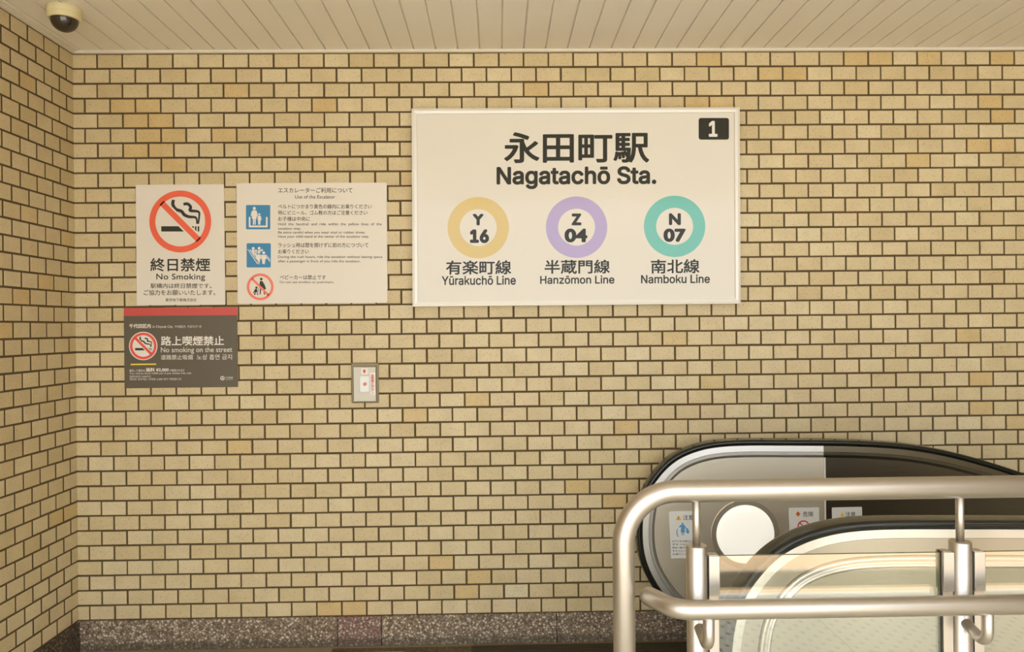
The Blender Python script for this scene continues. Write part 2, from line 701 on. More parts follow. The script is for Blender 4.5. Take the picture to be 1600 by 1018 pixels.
def tile_wall(name, along, count, length, seed):
    """running bond tiles; along(s, out, z) gives the point s metres from the corner"""
    rnd = random.Random(seed)
    vs, fs, tint, mi = [], [], [], []

    def quad(a, b, c, d, t, k):
        fs.append((a, b, c, d))
        tint.append(t)
        mi.append(k)

    vs += [along(-0.006, 0.0, 0.0), along(length, 0.0, 0.0), along(length, 0.0, TOP + 0.03), along(-0.006, 0.0, TOP + 0.03)]
    quad(0, 1, 2, 3, 0.0, 1)
    for r in range(ROWS):
        z1 = TOP - r * PZ
        z0 = z1 - PZ
        off = 0.0 if r % 2 == 0 else -PX / 2
        for k in range(count + 1):
            a, b = off + k * PX, off + (k + 1) * PX
            if b <= 0.01 or a >= length:
                continue
            a, b = max(a, 0.0), min(b, length)
            j = [rnd.uniform(-0.0009, 0.0009) for _ in range(8)]
            g, gz = (0.0043 if name == 'wall_back' else 0.0056), 0.0045
            x0 = a + g + j[0] if a > 0 else 0.0045
            x1 = b - g + j[1]
            w0, w1 = z0 + gz + j[2], z1 - gz + j[3]
            h = (0.0040 if name == 'wall_back' else 0.0015) + rnd.uniform(-0.0004, 0.0004)
            c = 0.0016
            t = rnd.triangular(0.0, 0.86, 0.5)
            if rnd.random() < 0.025:
                t = rnd.uniform(0.90, 1.0)
            if name == 'wall_back' and (r, k) in ORANGE:
                t = rnd.uniform(0.93, 1.0)
            i = len(vs)
            tz = rnd.uniform(-0.0005, 0.0005)
            vs += [along(x0, 0, w0), along(x1, 0, w0), along(x1, 0, w1), along(x0, 0, w1),
                   along(x0, h - 0.001, w0), along(x1, h - 0.001, w0), along(x1, h - 0.001, w1), along(x0, h - 0.001, w1),
                   along(x0 + c, h, w0 + c), along(x1 - c, h, w0 + c + tz), along(x1 - c, h, w1 - c), along(x0 + c, h, w1 - c)]
            for q in range(4):
                n_ = (q + 1) % 4
                quad(i + q, i + n_, i + 4 + n_, i + 4 + q, t, 0)
                quad(i + 4 + q, i + 4 + n_, i + 8 + n_, i + 8 + q, t, 0)
            quad(i + 8, i + 9, i + 10, i + 11, t, 0)
    me = bpy.data.meshes.new(name)
    me.from_pydata(vs, [], fs)
    at_ = me.attributes.new('tint', 'FLOAT', 'FACE')
    at_.data.foreach_set('value', tint)
    me.materials.append(M_TILE)
    me.materials.append(M_GROUT)
    me.polygons.foreach_set('material_index', mi)
    me.update()
    bm = bmesh.new()
    bm.from_mesh(me)
    bmesh.ops.recalc_face_normals(bm, faces=bm.faces)
    bm.to_mesh(me)
    bm.free()
    o = bpy.data.objects.new(name, me)
    COL.objects.link(o)
    return struct(o)


WALL_L = 6.4
tile_wall('wall_back', lambda s, o, z: (XC + s if s <= 0 else s, -o, z), 55, WALL_L, 3)
tile_wall('wall_left', lambda s, o, z: (XC + o, -s, z), 37, 4.3, 8)
struct(box('wall_right_light_block', (WALL_L, -7.5, -1.6), (WALL_L + 0.15, 0.15, 2.9), M_CONC))  # unseen wall, added and lengthened to keep sky light off the left wall

# ceiling boards: V-grooved strips running away from the wall
CP, C0, CZL = 0.10363, 0.0519, 2.811
bm = bmesh.new()
nb = int((WALL_L - XC) / CP) + 1
for k in range(-1, nb):
    a, b = C0 + k * CP, C0 + (k + 1) * CP
    a, b = max(a, XC), min(b, WALL_L)
    if b - a < 0.01:
        continue
    pts = [(a + 0.003, CZL + 0.009), (a + 0.003, CZL + 0.0015), (a + 0.0045, CZL), (b - 0.0045, CZL), (b - 0.003, CZL + 0.0015), (b - 0.003, CZL + 0.009)]
    f = [bm.verts.new((x, -4.30, z)) for x, z in pts]
    g = [bm.verts.new((x, -0.001, z)) for x, z in pts]
    for i in range(5):
        bm.faces.new((f[i], f[i + 1], g[i + 1], g[i]))
    bm.faces.new(f)
add_box(bm, (XC, -4.30, CZL + 0.008), (WALL_L, 0.0, CZL + 0.06))
struct(from_bm('ceiling', bm, M_CEIL))
bm = bmesh.new()
add_box(bm, (XC, -0.020, TOP - 0.001), (WALL_L, 0.0, CZL + 0.004), 0.002, 1)
struct(from_bm('trim_1', bm, M_TRIM))
bm = bmesh.new()
add_box(bm, (XC, -4.30, TOP - 0.001), (XC + 0.020, -0.020, CZL + 0.004), 0.002, 1)
add_box(bm, (XC + 0.02, -4.30, CZL - 0.003), (XC + 0.034, -0.020, CZL + 0.004), 0.001, 1)
struct(from_bm('trim_2', bm, M_TRIM))

struct(box('trim_3', (XC, -4.34, CZL - 0.012), (WALL_L, -4.30, CZL + 0.22), M_TRIM))

# washed pebble skirting
ZB = TOP - ROWS * PZ           # 0.14
bm = bmesh.new()
xj1, xj2, xj3 = at(527, 980, -0.012).x, at(596, 980, -0.012).x, at(870, 980, -0.012).x
add_box(bm, (XC, -0.014, 0.0), (xj1 - 0.0015, 0.0, ZB), 0.002, 1)
add_box(bm, (xj2 + 0.0015, -0.014, 0.0), (xj3 - 0.0015, 0.0, ZB), 0.002, 1)
add_box(bm, (xj3 + 0.0015, -0.014, 0.0), (WALL_L, 0.0, ZB), 0.002, 1)
n_grey = len(bm.faces)
add_box(bm, (xj1 + 0.0015, -0.0135, 0.0), (xj2 - 0.0015, 0.0, ZB), 0.002, 1)
o = from_bm('baseboard_back', bm, M_STONE)
o.data.materials.append(M_STONE_RED)
for p in o.data.polygons:
    if p.index >= n_grey:
        p.material_index = 1
struct(o)
bm = bmesh.new()
add_box(bm, (XC, -4.3, 0.0), (XC + 0.014, -0.014, ZB - 0.002), 0.002, 1)
struct(from_bm('baseboard_left', bm, M_STONE_DARK))

# floor: one mesh with its zones
WELL_X0, WELL_Y0, WELL_Y1 = 3.62, -1.30, -0.33
PL_X0 = at(737, 1013, -0.06).x
fv, ff, fm = [], [], []


def patch(x0, y0, x1, y1, z, k):
    i = len(fv)
    fv.extend([(x0, y0, z), (x1, y0, z), (x1, y1, z), (x0, y1, z)])
    ff.append((i, i + 1, i + 2, i + 3))
    fm.append(k)


def side(x0, x1, y, z0, z1, k):
    i = len(fv)
    fv.extend([(x0, y, z0), (x1, y, z0), (x1, y, z1), (x0, y, z1)])
    ff.append((i, i + 1, i + 2, i + 3))
    fm.append(k)


xb0 = at(518, 1010, -0.06).x
yg = -0.055
patch(XC, -0.16, xb0, 0.0, 0.0, 0)                 # mortar gutter by the wall
patch(xb0, yg + 0.02, WALL_L, 0.0, 0.0, 0)
patch(xb0, -0.16, PL_X0, yg + 0.02, 0.001, 1)      # beige speckled slabs
patch(PL_X0, -0.16, WELL_X0, yg + 0.02, -0.004, 1)
patch(WELL_X0, WELL_Y1, WALL_L, yg + 0.02, 0.0, 2)
patch(XC, -4.22, WELL_X0, -0.16, 0.0, 2)           # dimpled tiles
patch(WELL_X0, -4.22, WALL_L, WELL_Y0, 0.0, 2)
patch(XC, -4.48, WALL_L, -4.22, 0.0, 3)            # granite sill
side(XC, WALL_L, -4.48, -0.16, 0.0, 4)             # step down to the street
patch(-25, -4.72, 30, -4.48, -0.16, 4)
patch(-25, -4.90, 30, -4.72, -0.12, 5)             # kerb
side(-25, 30, -4.72, -0.16, -0.12, 5)
side(-25, 30, -4.90, -0.125, -0.12, 5)
patch(-25, -6.2, 30, -4.90, -0.125, 6)
patch(-25, -45.0, 30, -6.2, -0.125, 7)            # tan pavement outside
me = bpy.data.meshes.new('floor')
me.from_pydata(fv, [], ff)
for m_ in (M_GUTTER, M_BEIGE, M_FLOOR, M_GRANITE, M_RISER, M_KERB, M_PAVE, M_STREET):
    me.materials.append(m_)
me.polygons.foreach_set('material_index', fm)
me.update()
fo = bpy.data.objects.new('floor', me)
COL.objects.link(fo)
struct(fo)

# yellow tactile strip on the floor at the foot of the wall
tx0, tx1 = at(497, 1017, -0.08).x, at(631, 1017, -0.08).x
bm = bmesh.new()
add_box(bm, (tx0, -0.39, 0.0), (tx1, -0.088, 0.005), 0.001, 1)
for i in range(4):
    for j in range(4):
        cx_, cy_ = tx0 + (i + 0.5) * (tx1 - tx0) / 4, -0.39 + (j + 0.5) * 0.302 / 4
        r_ = bmesh.ops.create_cone(bm, segments=16, radius1=0.017, radius2=0.012, depth=0.005, cap_ends=True)
        for v in r_['verts']:
            v.co += Vector((cx_, cy_, 0.0074))
tag(from_bm('tactile_paving', bm, M_TACT), 'yellow tactile paving block on the floor at the foot of the tiled wall', 'paving')

# ------------------------------------------------------------------ dome camera
dc = Vector((0.2400, -0.495, CZL))
cam_t = thing('dome_camera', 'cream dome security camera with smoked dome on the ceiling corner', 'security camera', dc)
bm = bmesh.new()
prof = [(0.0001, 0.0), (0.0630, 0.0), (0.0640, -0.002), (0.0640, -0.020), (0.0632, -0.0215), (0.0632, -0.024), (0.0636, -0.025), (0.0610, -0.043), (0.0590, -0.047), (0.0530, -0.048), (0.0515, -0.046)]


def lathe(bm, prof, c, seg=48):
    rings = [[bm.verts.new((c.x + r * math.cos(2 * math.pi * k / seg), c.y + r * math.sin(2 * math.pi * k / seg), c.z + z)) for k in range(seg)] for r, z in prof]
    for i in range(len(rings) - 1):
        for k in range(seg):
            f = bm.faces.new((rings[i][k], rings[i][(k + 1) % seg], rings[i + 1][(k + 1) % seg], rings[i + 1][k]))
            f.smooth = True


lathe(bm, prof, dc)
bmesh.ops.remove_doubles(bm, verts=bm.verts, dist=0.0003)
from_bm('housing', bm, M_CREAM, cam_t)
bm = bmesh.new()
R_ = 0.0525
lathe(bm, [(R_ * math.cos(a), -0.044 - R_ * 0.98 * math.sin(a)) for a in [math.radians(x) for x in range(0, 90, 5)]] + [(0.0001, -0.044 - R_ * 0.98)], dc)
bmesh.ops.remove_doubles(bm, verts=bm.verts, dist=0.0003)
o = from_bm('dome', bm, M_DOME, cam_t)
o['label'] = 'dark smoked plastic dome'

# ------------------------------------------------------------------ station sign
YF = -0.060
c = at(900, 323, -0.02)
ss = thing('station_sign', 'large white framed station name sign with three coloured line rings', 'sign', (c.x, -0.0045, at(900, 476, -0.02).z))
out_ = [(643.0, 169.4), (1155.8, 167.3), (1157.4, 474.0), (644.6, 478.6)]
inn = [(651.0, 177.6), (1148.0, 175.2), (1149.4, 466.2), (652.6, 470.6)]


def frame_mesh(bm, outer, inner, y0, y1, yi):
    """picture frame: front at y0, back at y1, inner return down to yi"""
    def w(pts, y, yref):
        return [bm.verts.new((q.x, y, q.z)) for q in (at(u, v, yref) for u, v in pts)]
    of, ob = w(outer, y0, y0), w(outer, y1, y0)
    mid = [((a[0] * 0.55 + b[0] * 0.45), (a[1] * 0.55 + b[1] * 0.45)) for a, b in zip(outer, inner)]
    mf = w(mid, y0 - 0.002, y0)
    nf, nb_ = w(inner, y0, y0), w(inner, yi, y0)
    for i in range(4):
        j = (i + 1) % 4
        for A, B_ in ((ob, of), (of, mf), (mf, nf), (nf, nb_)):
            bm.faces.new((A[i], A[j], B_[j], B_[i]))


bm = bmesh.new()
frame_mesh(bm, out_, inn, YF, -0.0045, YF + 0.014)
from_bm('frame', bm, M_FRAME, ss)
yp = YF + 0.008
prism('panel', px_poly([(650.0, 176.6), (1149.0, 174.2), (1150.4, 467.4), (651.6, 471.8)], yp), yp, yp + 0.004, M_GLOSSW, ss)
y1 = yp - 0.0005
y2 = yp - 0.0010
text('永田町駅', (787.5, 206, 1014.5, 254.5), y1, M_BLACKG, ss, bold=0.023, slant=-1.2)
text('Nagatachō Sta.', (775.8, 259.8, 1025.5, 295.0), y1, M_BLACKG, ss, bold=0.026, font=SANS, slant=-1.0)
bd = printed('number_plate', [rrect(1091.7, 184.2, 1139.0, 218.0, 3.5)], y1, M_BLACKG, ss, 'dark grey plate with the exit number')
text('1', (1107.4, 188.8, 1121.2, 213.6), y2, M_WHITE, bd, bold=0.028, font=SANS, label='white figure')
for (u, v, m_, a, abb, n_, nbb, jp, jbb, en, ebb, lab) in (
        (747.3, 355.5, M_GOLD, 'Y', (738.5, 334.0, 755.7, 351.8), '16', (734.2, 358.2, 764.0, 379.5), '有楽町線', (696.8, 406.5, 798.8, 428.6), 'Yūrakuchō Line', (690.2, 430.6, 806.0, 445.0), 'gold ring'),
        (900.9, 354.7, M_PURPLE, 'Z', (892.8, 333.4, 908.4, 351.8), '04', (882.1, 356.8, 917.8, 378.5), '半蔵門線', (850.9, 405.6, 953.0, 427.6), 'Hanzōmon Line', (844.0, 430.2, 960.0, 443.2), 'purple ring'),
        (1054.1, 353.4, M_TEAL, 'N', (1045.2, 333.0, 1063.8, 351.4), '07', (1036.7, 356.8, 1071.5, 377.8), '南北線', (1017.0, 404.8, 1093.0, 426.9), 'Namboku Line', (1001.6, 428.8, 1109.2, 442.4), 'teal ring')):
    rg = annulus('line_ring', u, v, 47.9, 28.9, y1, m_, ss, label=lab)
    text(a, abb, y1, M_BLACKG, rg, bold=0.06, name='line_letter', label='black letter')
    text(n_, nbb, y1, M_BLACKG, rg, bold=0.05, font=SANS if n_ == '16' else None, name='station_number', label='black figures')
    text(jp, jbb, y1, M_BLACKG, ss, bold=0.020, slant=-0.6)
    text(en, ebb, y1, M_BLACKG, ss, bold=0.017, font=SANS, slant=-0.6)

# ------------------------------------------------------------------ no smoking pictogram in sign-free units
def no_smoking(parent, cx, cy, R, y, m_ring, m_white, ring_in=0.807, bar=0.19, white_disc=False):
    """cx, cy, R in photograph coordinates"""
    S = R / 223.0

    def q(pts):
        return [(cx + (u - 424) * S, cy + (v - 350.5) * S) for u, v in pts]
    l0, l1, l2, l3 = y, y - 0.0005, y - 0.0010, y - 0.0015
    if white_disc:
        printed('pictogram_disc', [circ(cx, cy, R * 1.07)], l0, M_WHITE, parent, 'white disc')
    polys = [q([(287, 385), (522, 385), (522, 423), (287, 423)]), q([(530, 385), (541, 385), (541, 423), (530, 423)]), q([(550, 385), (561, 385), (561, 423), (550, 423)])]
    s1 = spline([(375, 195), (371, 228), (392, 262), (432, 277), (455, 303), (490, 317), (530, 320), (543, 336), (544, 368)], 5)
    k = len(s1)
    polys += [q(f) for f in stroke_quads([tuple(p) for p in s1], [(23 if i < k * 0.5 else 23 - 14 * (i - k * 0.5) / (k * 0.5)) for i in range(k)])]
    s2 = spline([(447, 226), (478, 224), (499, 246), (494, 270), (520, 275), (552, 279), (562, 298), (554, 368)], 5)
    k = len(s2)
    polys += [q(f) for f in stroke_quads([tuple(p) for p in s2], [(21 if i < k * 0.5 else 21 - 11 * (i - k * 0.5) / (k * 0.5)) for i in range(k)])]
    printed('cigarette_pictogram', polys, l1, M_BLACK, parent, 'black burning cigarette')
    d = 200
    c45 = math.sqrt(0.5)

    def diag(w, e):
        a = (424 - e * c45, 350.5 - e * c45)
        b = (424 + e * c45, 350.5 + e * c45)
        return q(stroke([a, b], w))
    printed('bar_outline', [diag(66, 172)], l2, m_white, parent, 'pale edge of the bar')
    annulus('prohibition_ring', cx, cy, R, R * ring_in, l3, m_ring, parent, extra=[diag(42, 190)], label='red ring with slanting bar')


# no smoking sign
yw = -0.0048
t_ = 0.004
corners = [(211.9, 288.6), (349.6, 287.6), (352.0, 475.4), (213.5, 476.6)]
cc = at(282, 476, -0.006)
ns = thing('no_smoking_sign', 'white upright no smoking sign with orange prohibition ring, left of the escalator notice', 'sign', (cc.x, yw, cc.z))
ysf = yw - t_
prism('panel', px_poly(rquad(corners, 1.2), ysf), ysf, yw, M_PANEL2, ns, 0.0006)
no_smoking(ns, 281.6, 345.8, 48.3, ysf - 0.0005, M_ORANGE, M_PANEL2)
yt = ysf - 0.0005
text('終日禁煙', (234.8, 402.9, 328.3, 423.8), yt, M_BLACK, ns, bold=0.018)
text('No Smoking', (244.2, 427.2, 320.4, 439.3), yt, M_BLACK, ns, bold=0.014, spacing=1.05)
text('駅構内は終日禁煙です。', (235.2, 442.3, 330.5, 450.2), yt, M_BLACKS, ns, bold=0.012)
text('ご協力をお願いいたします。', (224.6, 452.5, 336.4, 461.0), yt, M_BLACKS, ns, bold=0.012)
text('東京地下鉄株式会社', (258.5, 465.7, 307.4, 470.8), yt, M_BLACKS, ns, bold=0.012)

# escalator notice
cc = at(487, 473, -0.006)
en = thing('escalator_notice', 'wide white notice on using the escalator with two blue pictograms', 'sign', (cc.x, yw, cc.z))
corners = [(369.3, 286.0), (604.2, 285.0), (605.4, 472.6), (371.2, 474.4)]
prism('panel', px_poly(rquad(corners, 3.5), ysf), ysf, yw, M_PANEL2, en, 0.0006)
for body, bb, m_, b_ in (
        ('エスカレーターご利用について', (434.6, 293.0, 550.8, 301.2), M_BLACKS, 0.013),
        ('Use of the Escalator', (460.9, 304.6, 523.6, 310.0), M_BLACKS, 0.010),
        ('ベルトにつかまり黄色の線内にお乗りください', (434.6, 318.8, 580.9, 326.0), M_BLACKS, 0.013),
        ('特にビニール、ゴム靴の方はご注意ください', (434.6, 328.5, 574.0, 335.6), M_BLACKS, 0.013),
        ('お子様は中央に', (434.6, 338.1, 484.3, 345.2), M_BLACKS, 0.013),
        ('Hold  the  handrail  and  ride  within  the  yellow  lines  of  the', (434.6, 347.8, 596.2, 353.0), M_BLACKS, 0.010),
        ('escalator step.', (434.6, 355.0, 470.2, 359.6), M_BLACKS, 0.010),
        ('Be extra careful when you wear vinyl or rubber shoes.', (434.6, 360.8, 570.7, 365.8), M_BLACKS, 0.010),
        ('Have your child stand at the center of the escalator step.', (434.6, 367.2, 576.6, 372.3), M_BLACKS, 0.010),
        ('ラッシュ時は間を開けずに前の方につづいて', (434.6, 379.0, 575.7, 386.4), M_BLACKS, 0.013),
        ('お乗りください', (434.6, 389.3, 482.5, 396.2), M_BLACKS, 0.013),
        ('During the rush hours, ride the escalator without leaving space', (434.6, 399.0, 597.3, 404.1), M_BLACKS, 0.010),
        ('after a passenger in front of you ride the escalator.', (434.6, 405.7, 563.2, 410.8), M_BLACKS, 0.010),
        ('ベビーカーは禁止です', (437.2, 429.4, 509.1, 436.6), M_BLACKS, 0.013),
        ('Do not use strollers or pushchairs.', (437.2, 438.6, 521.7, 443.2), M_BLACKS, 0.010)):
    text(body, bb, yt, m_, en, bold=b_)


def c4(pts):
    return [(360 + u / 4.627, 270 + v / 4.627) for u, v in pts]


def c4c(u, v, r):
    return circ(360 + u / 4.627, 270 + v / 4.627, r / 4.627, 20)


yi = yt - 0.0005
sq = printed('pictogram_square', [rrect(384.4, 320.1, 422.2, 358.0, 1.6)], yt, M_BLUE, en, 'blue square of a mother and child on a step')
printed('figures', [c4c(173, 256, 11),
                    c4([(160, 270), (186, 270), (193, 284), (198, 312), (191, 317), (187, 300), (190, 330), (183, 332), (182, 375), (175, 375), (174, 334), (172, 334), (170, 375), (163, 375), (163, 332), (154, 330), (160, 298), (154, 315), (147, 312), (152, 284)]),
                    c4c(209, 299, 8),
                    c4([(198, 310), (220, 310), (225, 340), (219, 343), (217, 338), (217, 374), (210, 374), (209, 345), (208, 374), (201, 374), (201, 338), (196, 342)]),
                    c4([(133, 318), (145, 318), (145, 380), (257, 380), (257, 318), (269, 318), (269, 393), (133, 393)])], yi, M_WHITE, sq, 'white figures')
sq = printed('pictogram_square', [rrect(385.3, 379.8, 423.1, 417.6, 1.6)], yt, M_BLUE, en, 'blue square of riders standing close together')


def body_(u, v, w, h):
    return c4([(u - w * 0.42, v + h * 0.10), (u + w * 0.42, v + h * 0.10), (u + w * 0.5, v + h * 0.5), (u + w * 0.30, v + h * 0.55), (u + w * 0.2, v + h), (u - w * 0.2, v + h), (u - w * 0.30, v + h * 0.55), (u - w * 0.5, v + h * 0.5)])


printed('figures', [c4c(165, 545, 10), c4([(150, 557), (178, 557), (182, 575), (168, 590)]), c4c(208, 544, 10), c4([(198, 556), (222, 556), (222, 566), (200, 568)]),
                    c4c(185, 563, 9), c4([(172, 575), (192, 574), (190, 583), (182, 600), (172, 594)]), c4c(228, 558, 8),
                    c4c(206, 574, 10), body_(202, 582, 42, 76), c4c(241, 577, 10), body_(240, 584, 42, 74),
                    c4(stroke([(125, 552), (194, 655)], 5)), c4(stroke([(140, 553), (207, 655)], 5)), c4(stroke([(258, 605), (287, 640)], 5)), c4(stroke([(258, 592), (287, 626)], 4))], yi, M_WHITE, sq, 'white figures')
pr = annulus('prohibition_ring', 406.5, 447.9, 20.9, 17.0, yi - 0.0005, M_SALMON, en, extra=[stroke([(406.5 - 12.8, 447.9 - 12.8), (406.5 + 13.2, 447.9 + 13.2)], 3.4)], label='pale red ring with slanting bar')
printed('pushchair_pictogram', [c4c(223, 767, 9.5), c4([(214, 780), (231, 781), (247, 806), (258, 838), (246, 843), (232, 827), (206, 822), (211, 800)]),
                                c4([(214, 828), (224, 830), (218, 878), (211, 878)]), c4([(234, 832), (243, 840), (250, 880), (243, 880)]),
                                c4c(188, 829, 8), c4([(178, 838), (192, 838), (196, 858), (180, 866), (166, 862)]), c4(stroke([(163, 864), (175, 872), (198, 866), (204, 830)], 4)), c4c(176, 877, 5), c4c(197, 877, 5)], yt, M_BLACK, en, 'black figure pushing a pushchair')

# street smoking notice
cc = at(283, 605, -0.006)
st = thing('street_smoking_notice', 'dark grey notice with red top band, below the white no smoking sign', 'sign', (cc.x, yw, cc.z))
ysn = yw - 0.0015
prism('panel', px_poly([(193.3, 480.8), (370.5, 479.7), (371.9, 604.2), (194.7, 606.3)], ysn), ysn, yw, M_GREY, st)
y1 = ysn - 0.0005
printed('top_band', [[(193.3, 480.8), (370.5, 479.7), (370.6, 492.1), (193.5, 493.2)]], y1, M_RED, st, 'red band')
no_smoking(st, 223.8, 540.2, 20.8, y1, M_RED2, M_WHITE, 0.81, white_disc=True)
printed('underline', [[(204.1, 568.0), (244.1, 567.5), (244.1, 569.6), (204.1, 570.2)]], y1, M_YEL, st, 'yellow line')
for body, bb, b_ in (
        ('千代田区内', (201.8, 505.6, 235.7, 512.5), 0.03),
        ('In Chiyoda City', (238.6, 508.0, 269.9, 513.0), 0.0),
        ('千代田区内', (273.0, 508.0, 289.8, 512.0), 0.0),
        ('치요다구 내', (292.7, 507.8, 314.0, 512.0), 0.0),
        ('路上喫煙禁止', (251.4, 524.6, 350.2, 539.6), 0.022),
        ('No smoking on the street', (251.4, 542.0, 362.8, 552.4), 0.0),
        ('道路禁止吸烟', (251.4, 553.9, 301.1, 561.6), 0.004),
        ('노상 흡연 금지', (307.5, 553.2, 362.4, 561.6), 0.004),
        ('違反した場合は', (202.1, 576.6, 226.4, 580.4), 0.01),
        ('過料 ¥2,000', (227.6, 574.2, 263.6, 580.6), 0.03),
        ('が適用されます', (265.0, 576.3, 288.3, 580.3), 0.01),
        ('You will be fined 2,000 yen if you violate this rule', (202.4, 581.2, 298.8, 585.2), 0.0),
        ('违反时处罚 2,000日元', (202.4, 586.2, 235.7, 589.6), 0.0),
        ('위반한 경우에는 과태료 2,000 엔이 적용됩니다', (202.4, 590.2, 283.6, 593.9), 0.0),
        ('千代田区', (352.0, 588.2, 364.2, 590.8), 0.01),
        ('CHIYODA CITY', (352.0, 591.7, 364.2, 593.2), 0.0)):
    text(body, bb, y1, M_WHITE, st, bold=b_, slant=-0.006 * (bb[2] - bb[0]))
annulus('emblem', 347.6, 590.5, 3.4, 2.4, y1, M_WHITE, st, 32, [stroke([(347.6, 587.6), (347.6, 590.6)], 1.0), stroke([(347.6, 590.4), (345.2, 592.4)], 1.0), stroke([(347.6, 590.4), (350.0, 592.4)], 1.0)], 'round white city emblem')

# ------------------------------------------------------------------ emergency stop button
cc = at(570, 628, -0.01)
eb = thing('emergency_stop_button', 'small steel box on the tiles with a red emergency stop button and red vertical lettering', 'emergency button', (cc.x, -0.0045, cc.z))
M_EFR = mat('button_frame', rgb(150, 138, 112), rough=0.5, metal=0.3)
M_EBOX = mat('button_plate', rgb(190, 184, 170), rough=0.4, metal=0.3)
M_COVER = mat('clear_cover', rgb(228, 230, 228), rough=0.1)
bm = bmesh.new()
frame_mesh(bm, [(548.8, 567.2), (591.0, 567.2), (591.6, 629.2), (549.6, 629.2)], [(551.6, 572.6), (587.4, 572.6), (588.2, 627.2), (552.6, 627.2)], -0.014, -0.0045, -0.0045)
from_bm('frame', bm, M_EFR, eb)
prism('face_plate', px_poly([(552.2, 573.4), (586.8, 573.2), (587.4, 626.2), (553.0, 627.0)], -0.020), -0.020, -0.0046, M_EBOX, eb, 0.001)
cv = prism('cover', px_poly(rrect(562.4, 587.2, 577.2, 612.0, 1.5), -0.034), -0.034, -0.0202, M_COVER, eb, 0.003)
bm = bmesh.new()
p_ = at(570.2, 599.6, -0.0345)
add_tube(bm, [p_ + Vector((0, 0.001, 0)), p_ + Vector((0, -0.004, 0)), p_ + Vector((0, -0.006, 0))], 0.0078, 24, True, [0.0078, 0.0078, 0.006])
o = from_bm('push_button', bm, mat('veiled_signal_red', rgb(222, 122, 108), rough=0.3), cv)  # pale veil of the clear cover mixed into the button's red
o['label'] = 'round red button'
lb = printed('arrow_label', [rrect(564.2, 574.8, 575.0, 584.6, 0.8)], -0.0206, M_WHITE, eb, 'white label with a red arrow')
printed('arrow', [[(567.4, 576.8), (571.0, 576.8), (571.0, 579.6), (572.0, 579.6), (569.2, 583.4), (566.4, 579.6), (567.4, 579.6)]], -0.0211, M_SIGNRED, lb, 'red down arrow')
lb = printed('name_label', [[(577.6, 582.0), (586.2, 581.8), (586.6, 616.0), (578.2, 616.4)]], -0.0206, M_WHITE, eb, 'white label')
text('非\n常\n停\n止\nボ\nタ\nン', (579.4, 584.0, 584.4, 615.2), -0.0211, M_SIGNRED, lb, bold=0.02, line=0.8, label='red lettering')

# ------------------------------------------------------------------ escalator
RY = -0.16                                  # middle of the far handrail
esc = thing('escalator', 'escalator going down with black handrails and brushed steel balustrades', 'escalator', (3.3, -0.8, 0.0))
sil = [(1150, 975), (1105, 974), (1075, 966), (1050, 951), (1031, 932.6), (1018, 914.7), (1005, 893.6), (996, 872), (991, 846), (990.5, 815), (993, 790), (998.8, 763.8), (1007.5, 748.5), (1017.5, 735.6), (1036, 714),
       (1055, 702), (1074, 694.4), (1092, 688.8), (1111, 685.8), (1130, 684.2), (1167, 683.2), (1220, 683.6), (1260, 683.6), (1300, 684), (1324, 684.6), (1366, 686.6), (1409, 690.2), (1451, 697), (1494, 706.7), (1536, 718.6), (1579, 732.7), (1600, 740)]
far = RY + 0.037
raw = [at(u, v, far) for u, v in sil]
raw = [Vector((p.x, p.z)) for p in raw]
d_end = (raw[-1] - raw[-3]).normalized()
p_ = raw[-1].copy()
for k in range(1, 9):                       # bends over into the thirty degree slope
    ang = -math.radians(min(30, 18.5 + k * 3))
    p_ = p_ + Vector((math.cos(ang), math.sin(ang))) * 0.10
    raw.append(p_.copy())
for k in range(3):
    p_ = p_ + Vector((math.cos(-math.pi / 6), math.sin(-math.pi / 6))) * 0.22
    raw.append(p_.copy())


def resample(pts, step):
    out = [pts[0]]
    carry = 0.0
    for a, b in zip(pts, pts[1:]):
        d = (b - a).length
        t = step - carry
        while t < d:
            out.append(a.lerp(b, t / d))
            t += step
        carry = d - (t - step)
    out.append(pts[-1])
    return out


def smooth_path(pts, it=6):
    P = [p.copy() for p in pts]
    for _ in range(it):
        Q = [p.copy() for p in P]
        for i in range(1, len(P) - 1):
            Q[i] = P[i] * 0.5 + (P[i - 1] + P[i + 1]) * 0.25
        P = Q
    return P


PATH = smooth_path(resample([Vector((p.x, p.y)) for p in spline([(p.x, p.y) for p in raw], 8)], 0.02), 14)
NRM = []
for i in range(len(PATH)):
    t = (PATH[min(i + 2, len(PATH) - 1)] - PATH[max(i - 2, 0)]).normalized()
    NRM.append(Vector((t.y, -t.x)))


def sweep(name, prof, m, parent, shift=(0, 0), yc=0.0, i0=0, i1=None, smooth=True):
    """closed section of (inset, y) points carried along the handrail line"""
    i1 = len(PATH) if i1 is None else i1
    bm = bmesh.new()
    rings = []
    for i in range(i0, i1):
        p, n = PATH[i], NRM[i]
        rings.append([bm.verts.new((p.x + n.x * d + shift[0], yc + y, p.y + n.y * d + shift[1])) for d, y in prof])
    k = len(prof)
    for a, b in zip(rings, rings[1:]):
        for j in range(k):
            f = bm.faces.new((a[j], a[(j + 1) % k], b[(j + 1) % k], b[j]))
            f.smooth = smooth
    bm.faces.new(rings[0][::-1])
    bm.faces.new(rings[-1])
    return from_bm(name, bm, m, parent)


def inset(d, shift=(0, 0), i0=0, i1=None):
    i1 = len(PATH) if i1 is None else i1
    return [(PATH[i].x + NRM[i].x * d + shift[0], PATH[i].y + NRM[i].y * d + shift[1]) for i in range(i0, i1)]


